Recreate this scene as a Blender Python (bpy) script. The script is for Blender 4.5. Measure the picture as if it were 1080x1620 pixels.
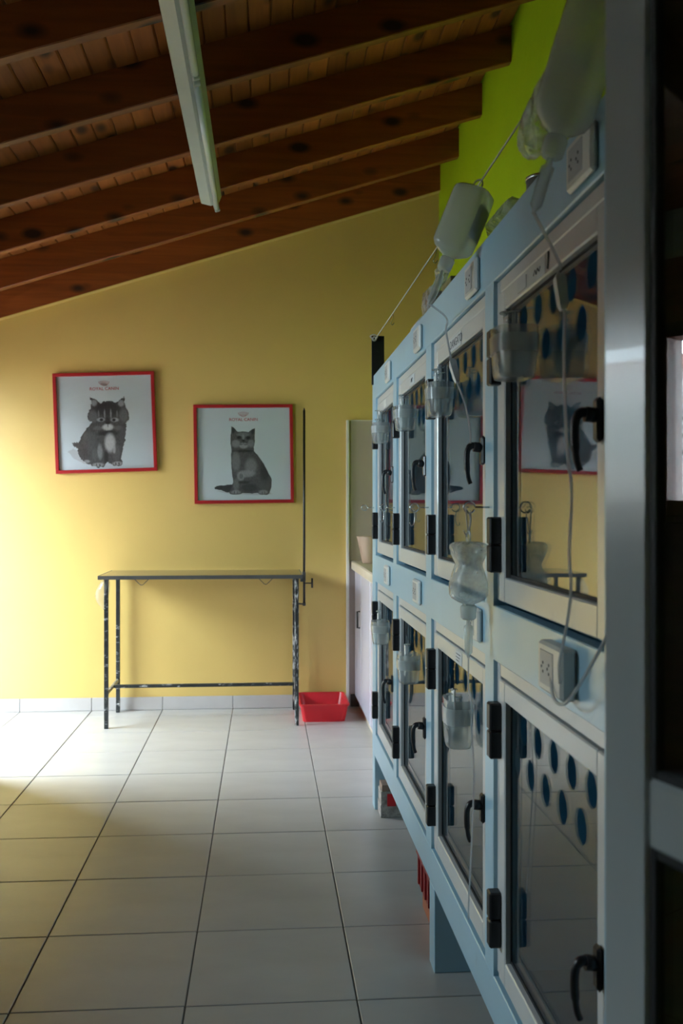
import bpy, bmesh, math, random
from mathutils import Vector, Matrix, Quaternion
R = math.radians
for o in list(bpy.data.objects): bpy.data.objects.remove(o)
scene = bpy.context.scene
COL = scene.collection

# ------------------------------------------------------------------ camera, light, exposure
cam_d = bpy.data.cameras.new('camera'); cam = bpy.data.objects.new('camera', cam_d); COL.objects.link(cam)
cam.location = (0, 0, 1.30); cam.rotation_euler = (R(90), 0, -0.0786)
cam_d.sensor_fit = 'VERTICAL'; cam_d.sensor_height = 36; cam_d.sensor_width = 24
cam_d.lens = 1538 / 1620 * 36; cam_d.shift_y = -6 / 1620; cam_d.clip_start = 0.02
cam_d.dof.use_dof = True; cam_d.dof.focus_distance = 3.0; cam_d.dof.aperture_fstop = 6.3
scene.camera = cam

world = bpy.data.worlds.new('sky'); scene.world = world; world.use_nodes = True
bg = world.node_tree.nodes['Background']
bg.inputs[0].default_value = (0.74, 0.88, 1.0, 1); bg.inputs[1].default_value = 52.0

def portal(name, loc, rot, sx, sy):
    l = bpy.data.lights.new(name, 'AREA'); l.shape = 'RECTANGLE'; l.size = sx; l.size_y = sy
    l.cycles.is_portal = True
    o = bpy.data.objects.new(name, l); COL.objects.link(o); o.location = loc; o.rotation_euler = rot
    return o
XL, XR, YB, YF = -2.30, 1.145, 6.35, -1.6          # room: left, right, back, front
DO = (4.84, 5.90, 2.01)                             # garden doorway in the left wall: y0, y1, top
WI = (1.95, 3.15, 1.27, 2.03)                       # window in the left wall: y0, y1, z0, z1
portal('doorway_daylight', (XL - 0.12, (DO[0] + DO[1]) / 2, DO[2] / 2), (0, R(-90), 0), DO[2], DO[1] - DO[0])
portal('window_daylight', (XL - 0.12, (WI[0] + WI[1]) / 2, (WI[2] + WI[3]) / 2), (0, R(-90), 0), WI[3] - WI[2], WI[1] - WI[0])
vs = scene.view_settings
vs.view_transform = 'Standard'; vs.look = 'None'; vs.gamma = 1; vs.use_curve_mapping = False
vs.exposure = 0.0
scene.cycles.use_denoising = True
scene.cycles.max_bounces = 12; scene.cycles.diffuse_bounces = 6; scene.cycles.glossy_bounces = 6
scene.cycles.transmission_bounces = 6; scene.cycles.transparent_max_bounces = 24
scene.cycles.sample_clamp_indirect = 8; scene.cycles.caustics_refractive = False; scene.cycles.caustics_reflective = False

# ------------------------------------------------------------------ materials
def new_mat(name):
    m = bpy.data.materials.new(name); m.use_nodes = True
    nt = m.node_tree; return m, nt, nt.nodes, nt.links, nt.nodes['Principled BSDF']
def ramp(n, stops):
    r = n.new('ShaderNodeValToRGB'); e = r.color_ramp.elements
    while len(e) < len(stops): e.new(0.5)
    for k, (p, c) in enumerate(stops): e[k].position = p; e[k].color = (*c, 1) if len(c) == 3 else c
    return r
def noise(n, l, scale=(1, 1, 1), s=5, detail=4, rough=.55, coord='Object'):
    tc = n.new('ShaderNodeTexCoord'); mp = n.new('ShaderNodeMapping'); mp.inputs['Scale'].default_value = scale
    nz = n.new('ShaderNodeTexNoise'); nz.inputs['Scale'].default_value = s; nz.inputs['Detail'].default_value = detail
    nz.inputs['Roughness'].default_value = rough
    l.new(tc.outputs[coord], mp.inputs[0]); l.new(mp.outputs[0], nz.inputs[0]); return nz
def plain(name, col, rough=.5, var=.12, s=8, scale=(1, 1, 1), bump=0.0, bs=60, metal=0, spec=.5, dirt=None, coat=0):
    m, nt, n, l, b = new_mat(name)
    nz = noise(n, l, scale, s)
    lo = [c * (1 - var) for c in col]; hi = [min(1, c * (1 + var)) for c in col]
    rp = ramp(n, [(.3, lo), (.7, hi)]); l.new(nz.outputs[0], rp.inputs[0])
    src = rp.outputs[0]
    if dirt:
        nd = noise(n, l, scale, dirt[1], 6, .7); rd = ramp(n, [(dirt[2], (0, 0, 0)), (min(1, dirt[2] + .12), (1, 1, 1))])
        l.new(nd.outputs[0], rd.inputs[0]); mx = n.new('ShaderNodeMix'); mx.data_type = 'RGBA'
        l.new(rd.outputs[0], mx.inputs[0]); l.new(src, mx.inputs[6]); mx.inputs[7].default_value = (*dirt[0], 1); src = mx.outputs[2]
    l.new(src, b.inputs['Base Color'])
    b.inputs['Roughness'].default_value = rough; b.inputs['Metallic'].default_value = metal
    b.inputs['Specular IOR Level'].default_value = spec; b.inputs['Coat Weight'].default_value = coat
    if bump:
        nb = noise(n, l, scale, bs, 3); bp = n.new('ShaderNodeBump'); bp.inputs['Strength'].default_value = bump
        bp.inputs['Distance'].default_value = .004; l.new(nb.outputs[0], bp.inputs['Height']); l.new(bp.outputs[0], b.inputs['Normal'])
    return m
def wood(name, axis, a, b_, dark):
    """pine: long grain along axis, dark knots, each piece a shade of its own"""
    m, nt, n, l, b = new_mat(name)
    sc = [14, 14, 14]; sc[axis] = .9
    oi = n.new('ShaderNodeObjectInfo')
    tc = n.new('ShaderNodeTexCoord'); ad = n.new('ShaderNodeVectorMath'); ad.operation = 'ADD'
    mu = n.new('ShaderNodeMath'); mu.operation = 'MULTIPLY'; mu.inputs[1].default_value = 37
    l.new(oi.outputs['Random'], mu.inputs[0]); l.new(tc.outputs['Object'], ad.inputs[0]); l.new(mu.outputs[0], ad.inputs[1])
    mp = n.new('ShaderNodeMapping'); mp.inputs['Scale'].default_value = sc; l.new(ad.outputs[0], mp.inputs[0])
    nz = n.new('ShaderNodeTexNoise'); nz.inputs['Scale'].default_value = 2.2; nz.inputs['Detail'].default_value = 6; nz.inputs['Distortion'].default_value = .6
    l.new(mp.outputs[0], nz.inputs[0]); rp = ramp(n, [(.25, a), (.75, b_)]); l.new(nz.outputs[0], rp.inputs[0])
    hv = n.new('ShaderNodeHueSaturation'); mr = n.new('ShaderNodeMapRange')
    mr.inputs[3].default_value = .72; mr.inputs[4].default_value = 1.25
    l.new(oi.outputs['Random'], mr.inputs[0]); l.new(mr.outputs[0], hv.inputs['Value']); l.new(rp.outputs[0], hv.inputs['Color'])
    mk = n.new('ShaderNodeMapping'); ks = [4.2, 4.2, 4.2]; ks[axis] = 2.2; mk.inputs['Scale'].default_value = ks; l.new(ad.outputs[0], mk.inputs[0])
    vo = n.new('ShaderNodeTexVoronoi'); vo.inputs['Scale'].default_value = 1.7; l.new(mk.outputs[0], vo.inputs[0])
    rk = ramp(n, [(.13, (1, 1, 1)), (.27, (0, 0, 0))]); l.new(vo.outputs['Distance'], rk.inputs[0])
    mx = n.new('ShaderNodeMix'); mx.data_type = 'RGBA'; mx.inputs[7].default_value = (*dark, 1)
    l.new(rk.outputs[0], mx.inputs[0]); l.new(hv.outputs[0], mx.inputs[6]); l.new(mx.outputs[2], b.inputs['Base Color'])
    b.inputs['Roughness'].default_value = .42
    bp = n.new('ShaderNodeBump'); bp.inputs['Strength'].default_value = .15; bp.inputs['Distance'].default_value = .003
    l.new(nz.outputs[0], bp.inputs['Height']); l.new(bp.outputs[0], b.inputs['Normal'])
    return m
def clear(name, tint=(.93, .97, .97), ior=1.5, milk=0.0, milkcol=(.85, .88, .88), rough=.0, bump=0):
    """thin clear sheet: transparency + fresnel gloss, optionally milky"""
    m, nt, n, l, b = new_mat(name); n.remove(b)
    out = n['Material Output']
    tr = n.new('ShaderNodeBsdfTransparent'); tr.inputs[0].default_value = (*tint, 1)
    gl = n.new('ShaderNodeBsdfGlossy'); gl.inputs['Roughness'].default_value = rough
    fr = n.new('ShaderNodeFresnel'); ge = n.new('ShaderNodeNewGeometry'); mi = n.new('ShaderNodeMix')   # both faces of a thin sheet mirror alike
    mi.inputs[2].default_value = ior; mi.inputs[3].default_value = 1 / ior
    l.new(ge.outputs['Backfacing'], mi.inputs[0]); l.new(mi.outputs[0], fr.inputs[0])
    src = tr.outputs[0]
    if milk:
        df = n.new('ShaderNodeBsdfDiffuse'); df.inputs[0].default_value = (*milkcol, 1)
        tl = n.new('ShaderNodeBsdfTranslucent'); tl.inputs[0].default_value = (*milkcol, 1)
        a = n.new('ShaderNodeMixShader'); a.inputs[0].default_value = .5; l.new(df.outputs[0], a.inputs[1]); l.new(tl.outputs[0], a.inputs[2])
        c = n.new('ShaderNodeMixShader'); c.inputs[0].default_value = milk; l.new(src, c.inputs[1]); l.new(a.outputs[0], c.inputs[2]); src = c.outputs[0]
        if bump > 0:
            nv = noise(n, l, (1, 1, 1), 30, 3); rv = ramp(n, [(.35, (milk * .4,) * 3), (.65, (min(1, milk * 1.5),) * 3)]); l.new(nv.outputs[0], rv.inputs[0]); l.new(rv.outputs[0], c.inputs[0])
    ms = n.new('ShaderNodeMixShader'); l.new(fr.outputs[0], ms.inputs[0]); l.new(src, ms.inputs[1]); l.new(gl.outputs[0], ms.inputs[2])
    if bump:
        nb = noise(n, l, (1, 1, 1), 45, 3); bp = n.new('ShaderNodeBump'); bp.inputs['Strength'].default_value = abs(bump); bp.inputs['Distance'].default_value = .01
        l.new(nb.outputs[0], bp.inputs['Height']); l.new(bp.outputs[0], gl.inputs['Normal']); l.new(bp.outputs[0], fr.inputs['Normal'])
    l.new(ms.outputs[0], out.inputs[0]); return m
def fur(name, lo, hi, sc=(30, 1, 12)):
    m, nt, n, l, b = new_mat(name)
    nz = noise(n, l, sc, 3.5, 6, .7); rp = ramp(n, [(.32, lo), (.68, hi)]); l.new(nz.outputs[0], rp.inputs[0])
    l.new(rp.outputs[0], b.inputs['Base Color']); b.inputs['Roughness'].default_value = .7; return m

M = {}
M['yellow'] = plain('yellow_wall_paint', (.64, .46, .14), .42, .05, 1.3, bump=.2, bs=22, spec=.55)
M['lime'] = plain('lime_wall_paint', (.33, .50, .004), .55, .06, 1.6, bump=.25, bs=22, spec=.3)
M['cream'] = plain('cream_paint', (.58, .56, .49), .6, .06, 2)
M['tile'] = plain('floor_tile', (.47, .462, .435), .30, .07, 3, (1, 2.2, 1), bump=.05, bs=14)
M['grout'] = plain('grout', (.115, .105, .09), .9, .2, 30)
M['skirt'] = plain('skirting_tile', (.47, .46, .44), .3, .07, 4)
M['rafter'] = wood('rafter_pine', 0, (.155, .040, .008), (.27, .075, .014), (.022, .009, .005))
M['plank'] = wood('plank_pine', 1, (.27, .080, .017), (.42, .135, .030), (.05, .018, .008))
M['framewood'] = wood('window_wood', 1, (.15, .040, .02), (.24, .070, .035), (.03, .010, .006))
M['doorwood'] = plain('brown_door_varnish', (.17, .06, .03), .35, .15, 2, (6, 6, .6))
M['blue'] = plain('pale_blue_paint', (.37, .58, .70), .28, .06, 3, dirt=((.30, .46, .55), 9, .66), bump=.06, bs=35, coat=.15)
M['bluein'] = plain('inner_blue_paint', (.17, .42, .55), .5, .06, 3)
M['alu'] = plain('white_aluminium', (.60, .61, .60), .30, .05, 4, coat=.3)
M['alugrey'] = plain('grey_aluminium', (.50, .55, .55), .22, .04, 3, coat=.1)
M['black'] = plain('black_plastic', (.010, .010, .012), .38, .2, 20)
M['rubber'] = plain('black_rubber', (.012, .012, .013), .7, .2, 20)
M['pane'] = clear('door_glass', (.93, .965, .96), 1.5)
M['leafpane'] = clear('leaf_glass', (.70, .74, .72), 1.8)
M['pglass'] = clear('picture_glass', (.98, .99, .99), 1.35)
M['socket'] = plain('ivory_plastic', (.68, .67, .62), .35, .03, 10)
M['socketin'] = plain('grey_plastic', (.42, .43, .44), .4, .05, 10)
M['ink'] = plain('ink', (.03, .03, .04), .6, .2, 40)
M['paper'] = plain('paper', (.62, .62, .60), .7, .05, 20)
M['steel'] = plain('zinc_steel', (.62, .62, .60), .25, .1, 40, metal=1)
M['topsteel'] = plain('brushed_steel', (.42, .39, .33), .22, .15, 3, (1, 8, 1), metal=.85)
M['wrap'] = plain('wrapped_black_steel', (.018, .022, .022), .3, .4, 25, dirt=((.66, .68, .66), 34, .50), scale=(1.6, 1.6, .45))
M['wrapless'] = plain('scuffed_black_steel', (.018, .022, .022), .35, .4, 25, dirt=((.50, .52, .51), 30, .57), scale=(.6, 1, 1.6))
M['red'] = plain('red_plastic', (.60, .012, .022), .33, .05, 6)
M['redframe'] = plain('red_lacquer', (.34, .011, .014), .35, .06, 6)
M['print'] = plain('print_paper', (.60, .68, .72), .5, .02, 2)
M['printshade'] = plain('print_shadow', (.50, .54, .57), .5, .04, 6)
M['logo'] = plain('red_print', (.42, .03, .06), .5, .03, 10)
M['fur1'] = fur('fur_print_dark', (.012, .014, .016), (.15, .165, .175))
M['fur1l'] = fur('fur_print_light', (.16, .18, .19), (.42, .46, .48))
M['fur1m'] = fur('fur_print_mid', (.06, .068, .072), (.22, .24, .25))
M['fur2'] = fur('fur_print_grey', (.035, .035, .038), (.13, .13, .135), (22, 1, 22))
M['fur2l'] = fur('fur_print_pale', (.10, .10, .105), (.24, .24, .245), (22, 1, 22))
M['fur2d'] = fur('fur_print_deep', (.012, .012, .014), (.06, .06, .062), (22, 1, 22))
M['furblack'] = plain('fur_print_black', (.008, .008, .009), .7, .2, 40)
M['furwhite'] = plain('fur_print_white', (.58, .62, .64), .7, .1, 40)
M['lampwhite'] = plain('lamp_white_enamel', (.40, .45, .41), .35, .04, 6)
M['tubewhite'] = plain('tube_glass', (.62, .68, .62), .15, .02, 6)
M['lav'] = plain('lavender_white_laminate', (.62, .62, .72), .18, .03, 2)
M['worktop'] = plain('cream_worktop', (.62, .55, .43), .35, .06, 8)
M['splash'] = plain('beige_splash_tile', (.46, .385, .33), .30, .05, 3)
M['trimwhite'] = plain('white_edge_trim', (.74, .72, .66), .4, .03, 6)
M['tan'] = plain('tan_plastic', (.50, .37, .27), .4, .04, 6)
M['plastic'] = clear('clear_plastic', (.90, .93, .92), 1.45, .30, (.82, .86, .86), .08, -.35)
M['crinkle'] = clear('crinkled_film', (.92, .94, .94), 1.6, .42, (.86, .88, .89), .10, .9)
M['milky'] = clear('milky_plastic', (.88, .91, .88), 1.45, .60, (.80, .83, .80), .15, -.12)
M['sheer'] = clear('sheer_film', (.95, .96, .95), 1.35, .16, (.85, .87, .85), .15, -.5)
M['milktape'] = clear('frosted_tape', (.9, .92, .91), 1.4, .66, (.74, .77, .76), .25, -.1)
M['soft'] = clear('soft_clear_plastic', (.90, .93, .92), 1.45, .42, (.80, .84, .83), .12, .6)
M['fluid'] = clear('clear_fluid', (.90, .94, .94), 1.33, .12, (.8, .85, .85), .03)
M['tape'] = plain('white_tape', (.56, .58, .57), .6, .06, 12)
M['tapey'] = plain('yellowed_label', (.62, .60, .36), .6, .06, 12)
M['tubing'] = clear('drip_tubing', (.9, .92, .92), 1.4, .6, (.74, .76, .78), .1)
M['cordm'] = plain('white_cord', (.50, .50, .46), .7, .12, 60)
M['white'] = plain('white_plastic', (.70, .71, .71), .4, .04, 10)
M['olive'] = plain('olive_card', (.20, .17, .07), .6, .2, 20)
M['brown'] = plain('brown_card', (.28, .20, .15), .7, .15, 14)
M['news'] = plain('printed_carton', (.36, .34, .31), .6, .5, 30, dirt=((.06, .06, .06), 28, .56))
M['darkgrey'] = plain('dark_metal', (.07, .072, .07), .4, .1, 14)
M['crimson'] = plain('dark_red_plastic', (.26, .014, .016), .4, .08, 8)
M['orange'] = plain('terracotta_plastic', (.42, .13, .06), .45, .08, 8)
M['plaster'] = plain('exterior_plaster', (.66, .56, .51), .8, .08, 2, bump=.3)
M['rooftile'] = plain('roof_tile', (.34, .15, .09), .7, .2, 8)
M['lattice'] = plain('white_lattice', (.70, .70, .68), .6, .04, 9)
M['hedge'] = plain('hedge_green', (.035, .06, .02), .8, .5, 14)
M['paving'] = plain('yard_paving', (.16, .155, .14), .8, .12, 3)

# ------------------------------------------------------------------ mesh helpers
ORG = {}
class MB:
    def __init__(s): s.v = []; s.f = []; s.sm = []
    def add(s, v, f, smooth=False):
        k = len(s.v); s.v += [tuple(p) for p in v]; s.f += [tuple(i + k for i in q) for q in f]; s.sm += [smooth] * len(f); return s
    def box(s, x0, x1, y0, y1, z0, z1, c=0.0):
        if c <= 0:
            v = [(x, y, z) for x in (x0, x1) for y in (y0, y1) for z in (z0, z1)]
            return s.add(v, [(0, 1, 3, 2), (4, 6, 7, 5), (0, 4, 5, 1), (2, 3, 7, 6), (0, 2, 6, 4), (1, 5, 7, 3)])
        c = min(c, .49 * min(x1 - x0, y1 - y0, z1 - z0))
        lo = (x0, y0, z0); hi = (x1, y1, z1); v = []; idx = {}
        for a in range(3):                     # vertex on face-axis a for each corner
            for sx in (0, 1):
                for sy in (0, 1):
                    for sz in (0, 1):
                        sg = (sx, sy, sz); p = []
                        for d in range(3):
                            base = hi[d] if sg[d] else lo[d]
                            p.append(base if d == a else base + (-c if sg[d] else c))
                        idx[(a, sg)] = len(v); v.append(tuple(p))
        f = []
        for a in range(3):
            b, d = [(1, 2), (2, 0), (0, 1)][a]
            for sa in (0, 1):
                q = []
                for (sb, sd) in ((0, 0), (1, 0), (1, 1), (0, 1)):
                    g = [0, 0, 0]; g[a] = sa; g[b] = sb; g[d] = sd; q.append(idx[(a, tuple(g))])
                f.append(q if sa else q[::-1])
        for a in range(3):                     # edges parallel to axis a
            b, d = [(1, 2), (2, 0), (0, 1)][a]
            for sb in (0, 1):
                for sd in (0, 1):
                    g0 = [0, 0, 0]; g0[b] = sb; g0[d] = sd; g1 = list(g0); g1[a] = 1
                    q = [idx[(b, tuple(g0))], idx[(b, tuple(g1))], idx[(d, tuple(g1))], idx[(d, tuple(g0))]]
                    f.append(q if sb == sd else q[::-1])
        for sx in (0, 1):
            for sy in (0, 1):
                for sz in (0, 1):
                    q = [idx[(a, (sx, sy, sz))] for a in range(3)]; f.append(q if (sx + sy + sz) % 2 else q[::-1])
        return s.add(v, f)
    def prism(s, poly, d):
        """closed polygon (3D points) swept by the vector d"""
        n = len(poly); d = Vector(d); v = [Vector(p) for p in poly]; v += [p + d for p in v]
        return s.add(v, [tuple(range(n))[::-1], tuple(range(n, 2 * n))] + [(i, (i + 1) % n, n + (i + 1) % n, n + i) for i in range(n)])
    def tube(s, pts, r, n=8, cap=True, smooth=True, flat=None):
        pts = [Vector(p) for p in pts]; rs = r if isinstance(r, (list, tuple)) else [r] * len(pts)
        t0 = (pts[1] - pts[0]).normalized(); up = Vector((0, 0, 1)) if abs(t0.z) < .9 else Vector((1, 0, 0))
        u = t0.cross(up).normalized(); v = []; prev = t0
        for i, p in enumerate(pts):
            t = (pts[min(i + 1, len(pts) - 1)] - pts[max(i - 1, 0)])
            t = t.normalized() if t.length > 1e-9 else prev
            ax = prev.cross(t)
            if ax.length > 1e-7: u = Quaternion(ax.normalized(), prev.angle(t)) @ u
            w = t.cross(u).normalized(); u = w.cross(t).normalized(); prev = t
            for k in range(n):
                a = 2 * math.pi * k / n + (math.pi / n if n == 4 else 0)
                v.append(p + u * (math.cos(a) * rs[i]) + w * (math.sin(a) * rs[i]))
        f = [(i * n + k, i * n + (k + 1) % n, (i + 1) * n + (k + 1) % n, (i + 1) * n + k) for i in range(len(pts) - 1) for k in range(n)]
        s.add(v, f, smooth)
        if cap:
            k0 = len(s.v) - len(v); s.f += [tuple(k0 + k for k in range(n))[::-1], tuple(k0 + (len(pts) - 1) * n + k for k in range(n))]; s.sm += [False, False]
        return s
    def loft(s, secs, n=20, cap0=True, cap1=True, smooth=True, jit=0, rnd=None, e=2.0):
        """secs: (centre, half a, half b[, exponent]) rings stacked along z, superellipse cross-sections in x,y"""
        v = []
        for sec in secs:
            (cx, cy, cz), a, b = sec[:3]; ex = sec[3] if len(sec) > 3 else e
            for k in range(n):
                t = 2 * math.pi * k / n; ct, st = math.cos(t), math.sin(t)
                x = a * math.copysign(abs(ct) ** (2 / ex), ct); y = b * math.copysign(abs(st) ** (2 / ex), st)
                j = (1 + rnd.uniform(-jit, jit)) if jit else 1
                v.append((cx + x * j, cy + y * j, cz + (rnd.uniform(-jit, jit) * a * .6 if jit else 0)))
        m = len(secs)
        f = [(i * n + k, i * n + (k + 1) % n, (i + 1) * n + (k + 1) % n, (i + 1) * n + k) for i in range(m - 1) for k in range(n)]
        k0 = len(s.v); s.add(v, f, smooth)
        if cap0: s.f.append(tuple(k0 + k for k in range(n))[::-1]); s.sm.append(False)
        if cap1: s.f.append(tuple(k0 + (m - 1) * n + k for k in range(n))); s.sm.append(False)
        return s
    def xf(s, mat, k0=0):
        s.v[k0:] = [tuple(mat @ Vector(p)) for p in s.v[k0:]]; return s
    def mesh(s, name, mat, org=(0, 0, 0)):
        me = bpy.data.meshes.new(name)
        me.from_pydata([(p[0] - org[0], p[1] - org[1], p[2] - org[2]) for p in s.v], [], s.f)
        bm = bmesh.new(); bm.from_mesh(me); bmesh.ops.recalc_face_normals(bm, faces=bm.faces); bm.to_mesh(me); bm.free()
        me.polygons.foreach_set('use_smooth', s.sm); me.materials.append(mat); me.update(); return me

def tag(o, label=None, cat=None, group=None, kind=None):
    if label: o['label'] = label
    if cat: o['category'] = cat
    if group: o['group'] = group
    if kind: o['kind'] = kind
    return o
def thing(name, loc, label=None, cat=None, group=None, kind=None, rot=None):
    o = bpy.data.objects.new(name, None); o.empty_display_size = .1; COL.objects.link(o); o.location = loc
    if rot: o.rotation_euler = rot
    ORG[o.name] = Vector(loc) if not rot else Vector((0, 0, 0)); return tag(o, label, cat, group, kind)
def put(name, mb, mat, parent=None, org=None, label=None):
    """a mesh object; points are in the room's frame (or the parent's own frame when the parent is turned)"""
    m = M[mat] if isinstance(mat, str) else mat
    if parent is not None: org = ORG[parent.name]
    elif org is None: org = Vector((0, 0, 0))
    o = bpy.data.objects.new(name, mb.mesh(name, m, org) if isinstance(mb, MB) else mb); COL.objects.link(o)
    if parent is not None: o.parent = parent
    else: o.location = org
    ORG[o.name] = Vector(org)
    if label: o['label'] = label
    return o
def spline(pts, n=8):
    P = [Vector(p) for p in pts]; P = [P[0]] + P + [P[-1]]; out = []
    for i in range(1, len(P) - 2):
        for k in range(n):
            t = k / n; a, b, c, d = P[i - 1], P[i], P[i + 1], P[i + 2]
            out.append(.5 * ((2 * b) + (c - a) * t + (2 * a - 5 * b + 4 * c - d) * t * t + (3 * b - a - 3 * c + d) * t ** 3))
    out.append(P[-2]); return out
def curve_mesh(cu, mat, fn):
    o = bpy.data.objects.new('tmp', cu); COL.objects.link(o)
    dg = bpy.context.evaluated_depsgraph_get(); dg.update()
    me = bpy.data.meshes.new_from_object(o.evaluated_get(dg)); bpy.data.objects.remove(o); bpy.data.curves.remove(cu)
    for v in me.vertices: v.co = fn(v.co)
    me.materials.clear(); me.materials.append(M[mat]); me.update(); return me
def text_mesh(body, size, mat, fn, ext=.0003, bold=0):
    cu = bpy.data.curves.new('t', 'FONT'); cu.body = body; cu.size = size; cu.extrude = ext; cu.align_x = 'CENTER'; cu.align_y = 'CENTER'
    cu.offset = bold; cu.resolution_u = 3
    return curve_mesh(cu, mat, fn)

# ------------------------------------------------------------------ the room
# floor: grout bed with 45 cm tiles
T = .45; X0 = -1.107 - 3 * T; Y0 = 2.558 - 10 * T
fl = put('floor', MB().box(XL - .15, XR + .15, YF - .1, YB + .15, -.12, -.0025), 'grout')
tag(fl, 'floor of large pale grey-beige square ceramic tiles', 'floor', kind='structure')
cache = {}; random.seed(3)
def slab(w, d):
    k = (round(w, 3), round(d, 3))
    if k not in cache: cache[k] = MB().box(-w / 2, w / 2, -d / 2, d / 2, -.010, 0, .0018).mesh('tile', M['tile'])
    return cache[k]
g = .0022
for i in range(9):
    xa, xb = max(X0 + i * T, XL), min(X0 + (i + 1) * T, XR)
    if xb - xa < .02: continue
    dy = random.uniform(-.006, .006)
    for j in range(19):
        ya, yb = max(Y0 + j * T + dy, YF), min(Y0 + (j + 1) * T + dy, YB)
        if yb - ya < .02: continue
        t = put('tile', slab(xb - xa - 2 * g, yb - ya - 2 * g), None or 'tile', fl)
        t.location = ((xa + xb) / 2, (ya + yb) / 2, random.uniform(-.0004, .0004))
# walls
SL = .3133; ZC = lambda x: 3.024 + SL * x            # underside of the rafters
RH = .168                                            # rafter height
def wall_poly(x0, x1, y, th):
    return MB().prism([(x0, y, -.1), (x1, y, -.1), (x1, y, ZC(x1) + RH + .03), (x0, y, ZC(x0) + RH + .03)], (0, th, 0))
tag(put('wall_back', wall_poly(XL - .15, XR + .15, YB, .15), 'yellow'), 'yellow painted end wall under the sloping roof', 'wall', kind='structure')
tag(put('wall_right', MB().box(XR, XR + .15, YF - .1, YB, -.1, ZC(XR) + RH + .05), 'lime'), 'lime green painted wall behind the cages', 'wall', kind='structure')
wl = MB(); zt = ZC(XL) + RH
for a in ((YF - .1, WI[0], -.1, zt), (WI[1], DO[0], -.1, zt), (DO[1], YB, -.1, zt), (WI[0], WI[1], -.1, WI[2]), (WI[0], WI[1], WI[3], zt), (DO[0], DO[1], DO[2], zt)):
    wl.box(XL - .15, XL, *a)
tag(put('wall_left', wl, 'cream'), 'cream painted side wall with window and garden doorway', 'wall', kind='structure')
tag(put('wall_front', wall_poly(XL - .15, XR + .15, YF - .1, .1), 'cream'), 'cream wall behind the viewer', 'wall', kind='structure')
# skirting tiles on the end wall
bb = put('baseboard_back', MB().box(XL, XR, YB - .004, YB, 0, .082), 'grout'); tag(bb, 'grey tile skirting along the yellow end wall', 'baseboard', kind='structure')
for i in range(9):
    xa, xb = max(X0 + i * T, XL), min(X0 + (i + 1) * T, .56)
    if xb - xa > .03: put('skirting_tile', MB().box(xa + .0015, xb - .0015, YB - .012, YB - .003, .001, .084, .002), 'skirt', bb)
# thin cream line where wall meets last rafter
tag(put('trim_1', MB().prism([(XL, YB - .056, ZC(XL) - .003), (XR, YB - .056, ZC(XR) - .003), (XR, YB - .056, ZC(XR) + .001), (XL, YB - .056, ZC(XL) + .001)], (0, .056, 0)), 'yellow'),
    'thin plaster line under the last rafter', 'trim', kind='structure')
# roof: rafters and tongue and groove planks
ce = thing('ceiling', (0, 0, 0), 'sloping pine roof of dark rafters and narrow planks', 'ceiling', kind='structure')
for k in range(13):
    y1 = YB - .002 - .615 * k
    if y1 - .05 < YF: break
    p = [(XL, y1 - .05, ZC(XL)), (XR, y1 - .05, ZC(XR)), (XR, y1 - .05, ZC(XR) + RH), (XL, y1 - .05, ZC(XL) + RH)]
    mb = MB(); c = .004
    prof = [(0, c), (c, 0), (.05 - c, 0), (.05, c), (.05, RH), (0, RH)]
    mb.prism([(XL, y1 - .05 + a, ZC(XL) + b) for a, b in prof], (XR - XL, 0, SL * (XR - XL)))
    put('rafter', mb, 'rafter', ce)
PW = .086; n_pl = int((XR - XL) / PW * 1.0) + 1
for k in range(n_pl):
    xa = XL + k * PW; xb = min(xa + PW, XR)
    if xb - xa < .01: continue
    q = lambda x, h: (x, YF, ZC(x) + RH + .001 + h)
    mb = MB().prism([q(xa + .0012, .006), q(xa + .006, 0), q(xb - .006, 0), q(xb - .0012, .006), q(xb - .0012, .02), q(xa + .0012, .02)], (0, YB - YF, 0))
    put('plank', mb, 'plank', ce)
put('roof_deck', MB().prism([(XL - .15, YF - .1, ZC(XL - .15) + RH + .022), (XR + .15, YF - .1, ZC(XR + .15) + RH + .022), (XR + .15, YF - .1, ZC(XR + .15) + RH + .09), (XL - .15, YF - .1, ZC(XL - .15) + RH + .09)], (0, YB - YF + .25, 0)), 'rafter', ce)
# window in the left wall
w1 = thing('window_1', (XL, (WI[0] + WI[1]) / 2, WI[2]), 'dark wood framed window in the side wall', 'window', kind='structure')
mb = MB(); xa, xb = XL - .10, XL + .015
for a in ((WI[0], WI[0] + .06, WI[2], WI[3]), (WI[1] - .06, WI[1], WI[2], WI[3]), (WI[0], WI[1], WI[2], WI[2] + .06), (WI[0], WI[1], WI[3] - .06, WI[3]), ((WI[0] + WI[1]) / 2 - .035, (WI[0] + WI[1]) / 2 + .035, WI[2], WI[3])):
    mb.box(xa, xb, *a, .004)
put('window_frame', mb, 'framewood', w1)
ym = (WI[0] + WI[1]) / 2
for a, b in ((WI[0] + .055, ym - .03), (ym + .03, WI[1] - .055)): put('pane', MB().box(XL - .05, XL - .045, a, b, WI[2] + .055, WI[3] - .055), 'pane', w1)
put('lower_panel', MB().box(XL - .03, XL + .012, WI[0], WI[1], .0, WI[2] - .03, .004), 'framewood', w1)
put('head_panel', MB().box(XL + .001, XL + .012, WI[0], WI[1], WI[3], WI[3] + .25, .003), 'framewood', w1)
put('window_sill', MB().box(XL - .16, XL + .05, WI[0] - .04, WI[1] + .04, WI[2] - .03, WI[2], .004), 'framewood', w1)
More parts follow.
